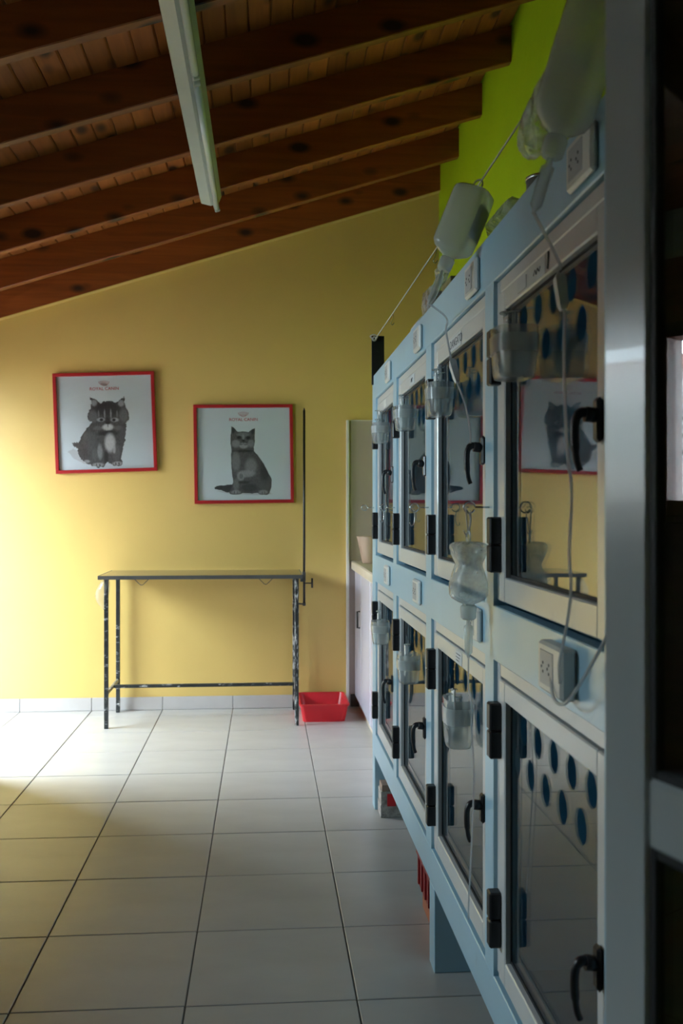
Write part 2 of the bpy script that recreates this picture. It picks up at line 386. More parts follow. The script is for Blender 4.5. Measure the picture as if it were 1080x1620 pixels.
# frame of the garden doorway
d2 = thing('door_2', (XL, (DO[0] + DO[1]) / 2, 0), 'open garden doorway in the side wall', 'doorway', kind='structure')
put('door_frame', MB().box(XL - .12, XL + .01, DO[0] - .05, DO[0], 0, DO[2] + .05, .004).box(XL - .12, XL + .01, DO[1], DO[1] + .05, 0, DO[2] + .05, .004).box(XL - .12, XL + .01, DO[0], DO[1], DO[2], DO[2] + .05, .004), 'framewood', d2)

put('shading_leaf', MB().box(XL + .005, XL + .90, DO[0] - .045, DO[0] - .005, .01, DO[2] - .01, .004), 'doorwood', d2)  # unseen open leaf, added to keep doorway daylight off the nearer floor
put('door_handle', MB().tube([(XL + .83, DO[0] - .06, 1.02), (XL + .83, DO[0] + .015, 1.02), (XL + .72, DO[0] + .015, 1.02)], .008, 8), 'steel', d2)

# ------------------------------------------------------------------ glazed aluminium door leaf in the foreground
hx, hy = .320, .900
d1 = thing('door_1', (hx, hy, 0), 'glazed grey aluminium door leaf standing open in the foreground', 'door', kind='structure', rot=(0, 0, R(17.2)))
# leaf frame: own y runs away from the free edge towards the hinges, own +x is the side turned to the cages
LW = .86; th = .042
def Lb(mb, y0, y1, z0, z1, x0=0, x1=th, c=.003): return mb.box(x0, x1, -y1, -y0, z0, z1, c)
put('stile', Lb(MB(), 0, .062, .012, 2.10), 'alugrey', d1); put('stile', Lb(MB(), LW - .062, LW, .012, 2.10), 'alugrey', d1)
for z0, z1 in ((.012, .10), (.998, 1.060), (2.035, 2.10)): put('rail', Lb(MB(), .0625, LW - .0625, z0, z1, 0.001, th - .001), 'alugrey', d1)
for z0, z1 in ((.10, .998), (1.060, 2.035)):
    gk = MB()
    for a in ((.0622, .071, z0, z1), (LW - .071, LW - .0622, z0, z1), (.071, LW - .071, z0, z0 + .008), (.071, LW - .071, z1 - .008, z1)): Lb(gk, *a, .003, .036, .001)
    put('gasket', gk, 'rubber', d1)
    put('pane', Lb(MB(), .066, LW - .066, z0 + .004, z1 - .004, .008, .013, 0), 'leafpane', d1)
# jamb and wall stub the leaf hangs on
tag(put('trim_2', MB().box(.50, .59, -.06, .035, 0, 2.16, .004), 'alugrey'), 'grey aluminium door jamb at the near edge', 'jamb', kind='structure')
tag(put('wall_stub', MB().box(.592, XR - .001, -.06, .03, -.05, ZC(.59)), 'cream'), 'short cream wall beside the near door jamb', 'wall', kind='structure')

# ------------------------------------------------------------------ the bank of cages
CX = .471; CB = 1.115; CT = 1.877; C0, C1 = 1.245, 4.25
COLS = [(3.556, 4.125), (2.825, 3.470), (2.057, 2.736), (1.322, 1.981)]      # far to near
ROWS = [(1.0995, 1.769), (.332, .986)]
cab = thing('cage_cabinet', ((CX + CB) / 2, (C0 + C1) / 2, 0), 'pale blue bank of eight cages with glazed aluminium doors along the lime wall', 'cage bank')
ff = MB()
for z0, z1 in ((.235, ROWS[1][0]), (ROWS[1][1], ROWS[0][0]), (ROWS[0][1], CT)): ff.box(CX, CX + .03, C0, C1, z0, z1, .002)
put('face_frame_rail', ff, 'blue', cab)
for a, b in ((COLS[0][1], C1), (COLS[1][1], COLS[0][0]), (COLS[2][1], COLS[1][0]), (COLS[3][1], COLS[2][0]), (C0, COLS[3][0])):
    mb = MB()
    for z0, z1 in ROWS: mb.box(CX + .0004, CX + .03, a, b, z0 - .003, z1 + .003)
    put('stile', mb, 'blue', cab)
put('top_panel', MB().box(CX + .03, CB, C0, C1, CT - .02, CT - .002), 'blue', cab)
put('end_panel', MB().box(CX + .03, CB, C1 - .02, C1 - .001, .236, CT - .02), 'blue', cab)
put('end_panel', MB().box(CX + .03, CB, C0 + .001, C0 + .02, .236, CT - .02), 'blue', cab)
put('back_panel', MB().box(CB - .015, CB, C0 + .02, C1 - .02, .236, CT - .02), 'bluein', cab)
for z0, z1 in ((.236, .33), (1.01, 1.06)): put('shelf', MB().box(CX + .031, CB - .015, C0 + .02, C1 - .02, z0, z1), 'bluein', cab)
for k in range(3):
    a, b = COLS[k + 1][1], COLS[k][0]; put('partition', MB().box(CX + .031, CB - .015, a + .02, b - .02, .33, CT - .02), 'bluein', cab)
for y in (2.688, 4.168, 1.25): put('leg', MB().box(CX + .0005, CX + .56, y, y + .078, 0, .2349, .002), 'blue', cab)

def pane_mesh(y0, y1, z0, z1, holes, r, x, th):
    cu = bpy.data.curves.new('p', 'CURVE'); cu.dimensions = '2D'; cu.fill_mode = 'BOTH'; cu.extrude = th / 2
    def poly(pts):
        sp = cu.splines.new('POLY'); sp.points.add(len(pts) - 1); sp.use_cyclic_u = True
        for q, p in zip(sp.points, pts): q.co = (p[0], p[1], 0, 1)
    poly([(y0, z0), (y1, z0), (y1, z1), (y0, z1)])
    for (a, b) in holes: poly([(a + r * math.cos(t * math.pi / 12), b + r * math.sin(t * math.pi / 12)) for t in range(24)])
    o = ORG[cab.name]
    return curve_mesh(cu, 'pane', lambda c: Vector((x + c.z - o.x, c.x - o.y, c.y - o.z)))
def ring(mb, x0, x1, y0, y1, z0, z1, wl, wr, wb, wt, c=.0025):
    mb.box(x0, x1, y0, y0 + wl, z0, z1, c); mb.box(x0, x1, y1 - wr, y1, z0, z1, c)
    mb.box(x0 + .0003, x1, y0 + wl, y1 - wr, z0, z0 + wb, c); mb.box(x0 + .0003, x1, y0 + wl, y1 - wr, z1 - wt, z1, c); return mb
HZ = {0: (1.605, 1.226, 1.425), 1: (.850, .468, .650)}
for ri, (z0, z1) in enumerate(ROWS):
    for ci, (y0, y1) in enumerate(COLS):
        b = .011
        put('door_surround', ring(MB(), CX + .008, CX + .045, y0 + .001, y1 - .001, z0 + b, z1 - .002, .005, .026, .006, .028), 'alu', cab)
        la, lb, lz0, lz1 = y0 + .0065, y1 - .030, z0 + b + .001, z1 - .033
        door = put('door', ring(MB(), CX + .004, CX + .038, la, lb, lz0, lz1, .034, .048, .050, .040), 'alu', cab)
        pa, pb, pz0, pz1 = la + .034, lb - .048, lz0 + .050, lz1 - .040
        put('gasket', ring(MB(), CX + .016, CX + .019, pa - .001, pb + .001, pz0 - .001, pz1 + .001, .005, .005, .007, .005, 0), 'rubber', door)
        holes = []; y = y0 + .109
        while y < pb - .033: holes.append((y, pz1 - .037)); y += .0965
        y = y0 + .157
        while y < pb - .033: holes.append((y, pz1 - .108)); y += .0965
        put('pane', pane_mesh(pa - .004, pb + .004, pz0 - .004, pz1 + .004, holes, .0285, CX + .0205, .004), None or 'pane', door)
        h1, h2, hh = HZ[ri]
        for hz in (h1, h2):
            hy_ = lb - .012
            put('hinge', MB().box(CX - .020, CX + .006, hy_ - .011, hy_ + .019, hz + .0008, hz + .056, .003).box(CX - .020, CX + .006, hy_ - .011, hy_ + .019, hz - .056, hz - .0008, .003)
                .tube([(CX - .008, hy_ + .004, hz - .002), (CX - .008, hy_ + .004, hz + .002)], .0105, 10), 'black', door)
        hy2 = la + .0145; xh = CX + .004
        hd = MB().box(xh - .010, xh, hy2 - .012, hy2 + .012, hh - .032, hh + .032, .005)
        hd.tube([(xh - .008, hy2, hh + .006), (xh - .024, hy2, hh + .008)], .011, 10)
        hd.tube(spline([(xh - .018, hy2, hh + .009), (xh - .030, hy2, hh + .010), (xh - .038, hy2, hh - .002), (xh - .039, hy2, hh - .028), (xh - .036, hy2, hh - .058), (xh - .031, hy2, hh - .072)], 5), [.0075] * 8 + [.0065] * 10 + [.005] * 8, 8)
        put('handle', hd, 'black', door)
        # notices on the top rails
        def on_rail(me_fn, yy, zz): return lambda c: Vector((CX + .0032 + c.z * 0 - (c.z) - ORG[cab.name].x, yy - c.x - ORG[cab.name].y, zz + c.y - ORG[cab.name].z))
        if ri == 0:
            zc = lz1 - .021
            if ci == 2:
                yy = (la + lb) / 2 + .02
                put('label', MB().box(CX + .0032, CX + .0042, yy - .075, yy + .075, zc - .017, zc + .017), 'paper', door)
                put('lettering', text_mesh('DANGATO', .030, 'ink', on_rail(None, yy - .01, zc)), None or 'ink', door)
            if ci == 3:
                put('label', MB().box(CX + .0032, CX + .0042, 1.62, 1.72, zc - .016, zc + .016), 'paper', door)
                sc = MB().tube(spline([(CX + .0028, 1.69, zc - .004), (CX + .0028, 1.68, zc + .004), (CX + .0028, 1.672, zc - .005), (CX + .0028, 1.664, zc + .004), (CX + .0028, 1.655, zc - .004), (CX + .0028, 1.648, zc + .003)], 4), .0009, 4)
                put('scribble', sc, 'ink', door)
                put('tape_strip', MB().box(CX + .003, CX + .0042, 1.74, 1.80, zc - .012, zc + .012), 'tape', door)
                put('pen_mark', MB().tube([(CX + .003, 1.604, zc - .012), (CX + .003, 1.598, zc + .016)], .0018, 5), 'darkgrey', door)
            if ci == 1:
                yy = (la + lb) / 2 - .02
                put('label', MB().box(CX + .0032, CX + .0042, yy - .05, yy + .05, zc - .015, zc + .015), 'tape', door)
                put('scribble', MB().tube(spline([(CX + .0028, yy + .02, zc - .006), (CX + .0028, yy + .012, zc + .006), (CX + .0028, yy + .004, zc - .006), (CX + .0028, yy - .004, zc + .006), (CX + .0028, yy - .012, zc + .004)], 4), .0011, 4), 'ink', door)
            if ci == 0:
                yy = (la + lb) / 2; put('label', MB().box(CX + .0032, CX + .0042, yy - .035, yy + .035, zc - .014, zc + .014), 'paper', door)
        elif ci == 2:
            yy = 2.36; zc = lz1 - .021
            put('label', MB().box(CX + .0032, CX + .0042, yy - .04, yy + .04, zc - .016, zc + .016), 'paper', door)
            for q in range(3): put('scribble', MB().tube([(CX + .0028, yy + .03, zc + .008 - q * .008), (CX + .0028, yy - .025 + .01 * q, zc + .008 - q * .008)], .0007, 4), 'ink', door)
# wall sockets on the rails
def socket(y, z, thick=.012, w=.058, h=.037):
    p = put('socket_plate', MB().box(CX - thick, CX, y - w, y + w, z - h, z + h, .005), 'socket', cab)
    put('socket_insert', MB().box(CX - thick - .001, CX - thick + .002, y - .5 * w + .008, y + .75 * w, z - .68 * h, z + .68 * h, .0008), 'socketin', p)
    pn = MB()
    for a in (-.012, .020):
        for b in (-.007, .007):
            pn.tube([(CX - thick - .0016, y + a + .008, z + b), (CX - thick - .0005, y + a + .008, z + b)], .0026, 8)
        pn.tube([(CX - thick - .0016, y + a + .016, z), (CX - thick - .0005, y + a + .016, z)], .0026, 8)
    put('socket_hole', pn, 'ink', p)
for y, z in ((3.66, 1.816), (2.94, 1.816), (2.16, 1.816), (1.40, 1.816), (3.69, 1.044), (2.955, 1.044), (2.135, 1.044)): socket(y, z)
socket(1.50, 1.046, .026, .062, .040)
# screw eyes on the stiles
for y in (4.19, 3.513, 2.78, 2.02):
    mb = MB().tube([(CX + .006, y, 1.302), (CX - .030, y, 1.302)], .0022, 6)
    mb.tube([(CX - .042 - .012 * math.cos(t * math.pi / 8 * .98), y, 1.302 + .012 * math.sin(t * math.pi / 8 * .98)) for t in range(-7, 9)], .0021, 6)
    put('screw_eye', mb, 'steel', cab)
for y in (3.513, 2.78, 2.02):                 # small wire hooks hanging in the eyes
    L = .045 if y > 2.5 else .05
    mb = MB().tube(spline([(CX - .050, y, 1.298), (CX - .044, y - .002, 1.290), (CX - .041, y - .003, 1.275), (CX - .043, y - .003, 1.302 - L), (CX - .050, y - .003, 1.294 - L), (CX - .055, y - .003, 1.304 - L)], 4), .0014, 5)
    put('wire_hook', mb, 'steel', cab)
put('post', MB().box(CX - .008, CX + .047, C1 - .045, C1 - .036, CT - .04, 2.050, .001).tube([(.492, C1 - .048, 1.985), (.492, C1 - .044, 1.985)], .006, 10), 'black', cab, label='black metal upright at the far end for the drip line')

# ------------------------------------------------------------------ drip line with hooks
ln = thing('drip_line', (.478, C1 - .03, 2.03), 'thin white cord stretched above the cages from the black upright', 'cord')
ys = [C1 - .045] + [4.0 - .3 * k for k in range(13)] + [.032]
path = [(.478 + .03 * max(0, (1.0 - y)), y, 2.036 - .010 * math.sin(math.pi * (C1 - y) / (C1 - .03))) for y in ys]
put('cord', MB().tube(path, .0022, 6), 'cordm', ln)
kn = MB(); random.seed(5)
kn.tube([(.474 + .010 * math.cos(t * 1.9), C1 - .05 + .003 * t / 4 - .006, 2.036 + .010 * math.sin(t * 1.9)) for t in range(16)], .0028, 6)
kn.tube(spline([(.470, C1 - .05, 2.034), (.455, C1 - .06, 2.045), (.470, C1 - .075, 2.05), (.485, C1 - .07, 2.042), (.476, C1 - .05, 2.03)], 5), .0026, 6)
put('knot', kn, 'cordm', ln)
for y in (3.637, 2.712):
    put('s_hook', MB().tube(spline([(.478, y, 2.030), (.482, y - .004, 2.026), (.478, y - .006, 2.010), (.472, y - .006, 1.996), (.478, y - .004, 1.990), (.485, y - .004, 1.998)], 5), .0015, 5), 'steel', ln)

# ------------------------------------------------------------------ infusion bottles
def rot_from(axis, ang): return Matrix.Rotation(ang, 4, axis)
def infusion_bottle(name, top, length, wa, wb, label, tilt=0, turn=0, squash=None, cat='infusion bottle', mat='milky', lab=True, lean=0):
    """plastic bottle hung upside down: ring on top, shoulders and cap below. top: the point it hangs from"""
    t = thing(name, top, label, cat)
    tx, ty, tz = top; mt = Matrix.Translation(top) @ rot_from('Y', lean) @ rot_from('X', tilt) @ rot_from('Z', turn)
    mb = MB(); L = length; sq = squash or (lambda q: (1, 1))
    secs = []
    for q, s in ((0, .55), (.015, .82), (.05, .97), (.10, 1), (.22, 1), (.35, 1), (.5, 1), (.64, 1), (.74, 1), (.82, .98), (.88, .86), (.93, .60), (.96, .36), (1.0, .30)):
        fa, fb = sq(q); secs.append(((0, 0, -.022 - q * L), wa * s * fa, wb * s * fb, 2 + 1.6 * min(1, s * s)))
    mb.loft(secs, 24); mb.xf(mt); put('body', mb, mat, t)
    rg = MB().tube([(.010 * math.cos(a * math.pi / 6), 0, -.012 + .012 * math.sin(a * math.pi / 6)) for a in range(13)], .0022, 6).xf(mt); put('hanger_ring', rg, mat, t)
    cp = MB().loft([((0, 0, -.020 - L), .015, .015), ((0, 0, -.024 - L), .017, .017), ((0, 0, -.046 - L), .016, .016), ((0, 0, -.050 - L), .012, .012)], 16).xf(mt); put('cap', cp, 'milky', t)
    dc = MB().loft([((0, 0, -.048 - L), .004, .004), ((0, 0, -.060 - L), .005, .005), ((0, 0, -.064 - L), .0095, .0095), ((0, 0, -.118 - L), .0085, .0085), ((0, 0, -.124 - L), .004, .004), ((0, 0, -.130 - L), .0025, .0025)], 14).xf(mt); put('drip_chamber', dc, 'plastic', t)
    if lab:
        lb = MB(); v = []; q0, q1 = .24, .70; n = 7
        for k in range(2):
            for i in range(n):
                ang = -.75 + 1.5 * i / (n - 1) + math.pi
                ex = 3.6; ct, st = math.cos(ang), math.sin(ang)
                qq = (q0, q1)[k]; fa, fb = sq(qq)
                v.append((wa * fa * 1.012 * math.copysign(abs(ct) ** (2 / ex), ct), wb * fb * 1.012 * math.copysign(abs(st) ** (2 / ex), st), -.022 - qq * L))
        lb.add(v, [(i, i + 1, n + i + 1, n + i) for i in range(n - 1)], True); lb.xf(mt); put('label', lb, 'tape', t)
    end = mt @ Vector((0, 0, -.129 - L)); return t, end
# bottle on the line over the third cage
b1, e1 = infusion_bottle('infusion_bottle', (.474, 2.118, 2.026), .165, .044, .038, 'translucent infusion bottle with side label hanging from the cord beside a socket', R(4), R(150), lean=R(22))
tb = spline([e1, (.452, 2.40, 1.775), (.448, 2.385, 1.74), (.448, 2.33, 1.672), (.446, 2.29, 1.645), (.444, 2.225, 1.592), (.444, 2.135, 1.531), (.442, 2.075, 1.470), (.440, 2.062, 1.440)], 8)
put('tubing', MB().tube(tb, .0024, 7), 'tubing', b1)
k0 = Vector((.447, 2.305, 1.655)); k1 = Vector((.445, 2.225, 1.592))
put('roller_clamp', MB().tube([k0, k0.lerp(k1, .15), k0.lerp(k1, .8), k1], [.008, .0115, .0095, .006], 4, smooth=False), 'white', b1)
# big bottle in a crumpled bag near the viewer
b2, e2 = infusion_bottle('infusion_bottle', (.470, 1.315, 2.030), .205, .043, .038, 'large infusion bottle in crumpled film hanging nearest the door leaf', R(2), R(60), lab=False, lean=R(17))
rnd = random.Random(9); cr = MB()
cr.loft([((.440, 1.345, 1.945), .020, .032), ((.428, 1.365, 1.925), .030, .046), ((.420, 1.385, 1.902), .034, .056), ((.414, 1.405, 1.880), .034, .060), ((.410, 1.425, 1.862), .030, .055), ((.408, 1.44, 1.846), .022, .042), ((.408, 1.45, 1.836), .008, .02)], 22, False, True, False, .14, rnd, 2.3)
put('crumpled_bag', cr, 'crinkle', b2)
kf = lambda p, x: (x, p[0] * x / .43, 1.3 + (p[1] - 1.3) * x / .43)
tb = spline([e2, kf((1.396, 1.66), .405), kf((1.40, 1.645), .407), kf((1.372, 1.58), .41), kf((1.373, 1.504), .41), kf((1.361, 1.394), .411), kf((1.338, 1.321), .412), kf((1.349, 1.241), .414), kf((1.341, 1.188), .418), kf((1.361, 1.132), .422), kf((1.395, 1.075), .43), (.437, 1.415, 1.04)], 8)
put('tubing', MB().tube(tb, .0023, 7), 'tubing', b2)
put('roller_clamp', MB().tube([kf((1.397, 1.642), .406), kf((1.394, 1.636), .4065), kf((1.378, 1.594), .4095), kf((1.375, 1.586), .41)], [.007, .0105, .009, .006], 4, smooth=False), 'white', b2)
# collapsed bottle hanging from a screw eye between the two near columns
sq = lambda q: (1 - .15 * math.exp(-((q - .40) / .2) ** 2), 1.08 - .42 * math.exp(-((q - .36) / .15) ** 2))
b3, e3 = infusion_bottle('infusion_bottle', (.424, 2.005, 1.252), .135, .040, .034, 'collapsed clear drip bottle hanging from a screw eye', 0, R(100), sq, mat='soft', lab=False)
put('hanging_wire', MB().tube(spline([(.427, 2.017, 1.302), (.420, 2.012, 1.30), (.421, 2.010, 1.275), (.424, 2.005, 1.250), (.429, 2.006, 1.275), (.430, 2.014, 1.296)], 5), .0016, 5), 'cordm', b3)
tb = spline([e3, (.424, 2.005, .93), (.426, 1.99, .90), (.427, 1.985, .835), (.428, 1.97, .748), (.428, 1.99, .624), (.428, 2.013, .509), (.428, 2.025, .451), (.430, 2.03, .43)], 8)
put('tubing', MB().tube(tb, .0018, 6), 'tubing', b3)
# cable hanging from the socket of the nearest cage
cb = thing('power_cable', (.44, 1.44, 1.02), 'grey cable looping from the nearest socket towards the door leaf', 'cable')
put('cable', MB().tube(spline([(.446, 1.49, 1.035), (.440, 1.46, 1.012), (.438, 1.42, 1.008), (.438, 1.38, 1.020), (.440, 1.33, 1.055), (.445, 1.28, 1.10), (.456, 1.256, 1.14)], 8), .0026, 7), 'tubing', cb)

# ------------------------------------------------------------------ cut plastic cups taped to the doors, with syringes
def cup(y, z0, h, label, grp, w=.046, d=.034, seed=0, syr=2, tapey=False):
    rnd = random.Random(seed); xc = CX + .0145 - d
    t = thing('plastic_cup', (xc, y, z0), label, 'cup', grp)
    mb = MB(); secs = [((xc, y, z0), w * .0 + d * .55, w * .60), ((xc, y, z0 + .003), d * .80, w * .84), ((xc, y, z0 + .012), d * .86, w * .90), ((xc, y, z0 + h * .5), d * .93, w * .96), ((xc, y, z0 + h), d * .98, w)]
    mb.loft([s + (3.2,) for s in secs], 24, True, False, True, .012, rnd); put('cup_body', mb, 'plastic', t)
    tp = MB(); zt0 = z0 + h * .50; zt1 = z0 + h * .84
    tp.loft([((xc - .0006, y, zt0), d * .965, w * 1.0, 3.2), ((xc - .0006, y, zt1), d * 1.0, w * 1.03, 3.2)], 24, False, False); put('tape_band', tp, 'milktape', t)
    if tapey:
        put('label_strip', MB().add([(xc - d * .80, y + w * .76, z0 + .014), (xc - d * .55, y + w * .93, z0 + .014), (xc - d * .58, y + w * 1.0, zt0), (xc - d * .86, y + w * .82, zt0)], [(0, 1, 2, 3)]), 'tapey', t)
    for k in range(syr):
        a = rnd.uniform(-.5, .5) + (-.35 + .7 * k / max(1, syr - 1)); bx = rnd.uniform(-.3, .3)
        p0 = Vector((xc + bx * d * .5, y + a * w * .5, z0 + .012)); p1 = p0 + Vector((rnd.uniform(-.012, .004), a * .020, .1 + rnd.uniform(-.01, .02)))
        sy = put('syringe', MB().tube([p0, p0.lerp(p1, .72)], .0075, 10).tube([p0.lerp(p1, .70), p0.lerp(p1, .73)], .0125, 10).tube([p0.lerp(p1, .72), p1], .0036, 6).tube([p1, p1 + (p1 - p0).normalized() * .003], .0095, 10), 'plastic', t)
    if syr:
        p = Vector((xc - .2 * d, y + .35 * w, z0 + h * .55)); put('paper_packet', MB().box(p.x - .002, p.x + .002, p.y - .016, p.y + .016, p.z - .03, p.z + .068, .0005), 'white', t)
    return t
G = 'cut plastic cups taped to the cage doors'
cup(1.715, 1.530, .092, 'clear plastic cup with syringes taped to the nearest upper cage door', G, .052, .040, 1, 4)
cup(2.485, 1.536, .086, 'plastic cup with packets taped to the upper door lettered in ink', G, .048, .036, 2, 4)
cup(3.10, 1.548, .080, 'plastic cup on the upper cage door second from the far end', G, .046, .036, 3, 3)
cup(3.77, 1.552, .080, 'plastic cup on the farthest upper cage door', G, .046, .036, 4, 3)
cup(2.255, .740, .115, 'tall clear cup with yellowed label strip on the lower cage door', G, .050, .034, 5, 3, True)
cup(3.03, .750, .092, 'frosted cup on the lower cage door above its handle, second from the far end', G, .046, .036, 6, 1)
cup(3.77, .770, .090, 'white plastic cup on the farthest lower cage door', G, .046, .036, 7, 2)

# ------------------------------------------------------------------ things lying on top of the cages
def crumple(name, c, r, sc, seed, mat, label, cat, group=None, sub=2, amp=.35, base=None):
    rnd = random.Random(seed); bm = bmesh.new(); bmesh.ops.create_icosphere(bm, subdivisions=sub, radius=1)
    mb = MB(); v = []
    for q in bm.verts:
        k = 1 + rnd.uniform(-amp, amp); p = q.co * k; z = c[2] + p.z * r * sc[2]
        v.append((c[0] + p.x * r * sc[0], c[1] + p.y * r * sc[1], max(z, base if base is not None else -9)))
    mb.add(v, [tuple(x.index for x in f.verts) for f in bm.faces]); bm.free()
    o = put(name, mb, mat, None, Vector((c[0], c[1], base if base is not None else c[2]))); return tag(o, label, cat, group)
TZ = CT + .001
rl = thing('white_roll', (.52, 3.15, TZ), 'white paper roll lying on the cages near the far end', 'roll')
put('roll_body', MB().tube([(.515, 3.10, TZ + .022), (.515, 3.28, TZ + .022)], .022, 18), 'white', rl)
put('core', MB().tube([(.515, 3.098, TZ + .022), (.515, 3.282, TZ + .022)], .008, 12), 'brown', rl)
pk = thing('wrapped_packet', (.53, 2.93, TZ), 'brown packet in knotted clear film on the cages', 'packet')
put('packet', MB().box(.495, .565, 2.87, 2.99, TZ, TZ + .075, .006), 'brown', pk)
rnd = random.Random(4); f_ = MB().loft([((.53, 2.93, TZ + .0005), .05, .075), ((.53, 2.93, TZ + .04), .052, .08), ((.53, 2.925, TZ + .082), .046, .07), ((.53, 2.92, TZ + .095), .03, .05), ((.53, 2.90, TZ + .105), .014, .03), ((.53, 2.88, TZ + .135), .022, .028), ((.53, 2.865, TZ + .15), .004, .006)], 14, False, True, False, .12, rnd, 3)
put('film', f_, 'crinkle', pk)
ct = thing('card_box', (.54, 2.68, TZ), 'small olive cardboard box on the cages behind the drip bottle', 'box')
put('box_body', MB().box(.505, .575, 2.62, 2.75, TZ, TZ + .052, .002), 'olive', ct)
put('lid', MB().box(.503, .577, 2.618, 2.752, TZ + .042, TZ + .056, .002), 'olive', ct)
crumple('crumpled_bag', (.535, 2.02, TZ + .032), .055, (.9, 2.1, .62), 12, 'crinkle', 'crumpled clear plastic bag on the cages beside the infusion bottle', 'plastic bag', base=TZ)
cn = thing('food_tin', (.545, 1.86, TZ), 'dark grey tin standing on the cages between the two hanging infusion bottles', 'tin')
put('tin_body', MB().loft([((.545, 1.86, TZ), .036, .036), ((.545, 1.86, TZ + .062), .036, .036)], 24), 'darkgrey', cn)
put('rim', MB().loft([((.545, 1.86, TZ + .060), .038, .038), ((.545, 1.86, TZ + .066), .038, .038)], 24), 'steel', cn)

# ------------------------------------------------------------------ under the cages
bx = thing('printed_carton', (.56, 4.03, 0), 'stacked grey printed cartons on the floor by the far cage leg', 'carton')
put('carton', MB().box(.484, .70, 4.055, 4.157, .0, .055, .002), 'news', bx); put('carton', MB().box(.486, .70, 4.058, 4.155, .056, .108, .002), 'news', bx); put('carton', MB().box(.490, .70, 4.060, 4.150, .109, .135, .002), 'brown', bx)
put('red_stripe', MB().box(.512, .548, 4.0535, 4.0552, .048, .100, .0003), 'red', bx)
cr_ = thing('red_crate', (.60, 2.92, 0), 'red plastic crate with ribs under the cages behind the leg panel', 'crate')
mb = MB().box(.500, .86, 2.79, 3.15, .075, .082).box(.500, .508, 2.79, 3.15, .082, .195).box(.852, .86, 2.79, 3.15, .082, .195).box(.508, .852, 2.79, 2.798, .082, .195).box(.508, .852, 3.142, 3.15, .082, .195)
put('crate_body', mb, 'crimson', cr_)
for k in range(6): put('rib', MB().box(.495, .500, 2.80 + .064 * k, 2.815 + .064 * k, .082, .195), 'crimson', cr_)
put('rim', MB().box(.493, .500, 2.785, 3.155, .175, .197), 'crimson', cr_)
put('base', MB().box(.512, .85, 2.80, 3.14, .0, .075, .004), 'orange', cr_)

# ------------------------------------------------------------------ framed pictures
def fluff(poly, amp, seed, sub=4):
    rnd = random.Random(seed); out = []
    for i, p in enumerate(poly):
        q = poly[(i + 1) % len(poly)]
        for k in range(sub):
            t = k / sub; out.append((p[0] + (q[0] - p[0]) * t + rnd.uniform(-amp, amp), p[1] + (q[1] - p[1]) * t + rnd.uniform(-amp, amp)))
    return out
def ellipse(cx, cy, a, b, n=14): return [(cx + a * math.cos(2 * math.pi * k / n), cy + b * math.sin(2 * math.pi * k / n)) for k in range(n)]
def picture(cx, cz, size, ang, label, layers, cen, span, rotc, spots, tone):
    t = thing('framed_picture', (cx, YB - .001, cz), label, 'picture', 'framed cat pictures on the yellow wall', rot=(0, ang, 0))
    s = size / 2; fw = .021; fd = .030
    for a in ((-s, s, s - fw, s), (-s, s, -s, -s + fw), (-s, -s + fw, -s + fw, s - fw), (s - fw, s, -s + fw, s - fw)): put('frame_bar', MB().box(a[0], a[1], -fd, -.001, a[2], a[3], .002), 'redframe', t)
    pr = put('print', MB().box(-s + fw, s - fw, -.010, -.006, -s + fw, s - fw), 'print', t)
    put('glazing', MB().box(-s + fw, s - fw, -.018, -.016, -s + fw, s - fw), 'pglass', t)
    ins = s - fw; y = -.0102
    ca, sa = math.cos(rotc), math.sin(rotc)
    def mp(p):
        dx, dy = (p[0] - cen[0]) / span, (p[1] - cen[1]) / span          # image axes, y down
        rx, ry = dx * ca - dy * sa, dx * sa + dy * ca
        return rx * 2 * ins, -ry * 2 * ins
    M['cat'] = soft_print('cat_print_%d' % cen[0], tone, [(mp((a, b)), c / span * 2 * ins, d / span * 2 * ins, e, f) for a, b, c, d, e, f in spots])
    for nm, mat, poly in layers:
        mat = mat or 'cat'
        y -= .00012; pts = [mp(p) for p in poly]
        cu = bpy.data.curves.new('c', 'CURVE'); cu.dimensions = '2D'; cu.fill_mode = 'FRONT'
        sp = cu.splines.new('POLY'); sp.points.add(len(pts) - 1); sp.use_cyclic_u = True
        for q, p in zip(sp.points, pts): q.co = (p[0], p[1], 0, 1)
        put(nm, curve_mesh(cu, mat, lambda c, yy=y: Vector((c.x, yy, c.y))), mat, pr)
    lx, lz = mp(LOGO[0] if cen[0] > 500 else LOGO[1])
    put('lettering', text_mesh('ROYAL CANIN', .0275, 'logo', lambda c: Vector((lx + c.x * 1.02, y - .0002 - c.z, lz + c.y)), .0001, .0003), 'logo', pr)
    cr = MB()                                                            # crown of curved rays over the name
    for k in range(7):
        a = (k - 3) / 3; x0, x1 = lx + a * .016, lx + a * .031; z0 = lz + .024 + .003 * abs(a); z1 = lz + .046 - .006 * a * a
        cr.tube(spline([(x0, y - .0003, z0), ((x0 + x1) / 2 + a * .003, y - .0003, (z0 + z1) / 2 - .002), (x1, y - .0003, z1)], 4), .0011, 5)
        cr.tube([(x1, y - .0003, z1 + .001), (x1 + a * .0008, y - .0003, z1 + .005)], .0022, 6)
    cr.tube(spline([(lx - .018, y - .0003, lz + .025), (lx, y - .0003, lz + .020), (lx + .018, y - .0003, lz + .025)], 5), .0013, 5)
    put('crown', cr, 'logo', pr)
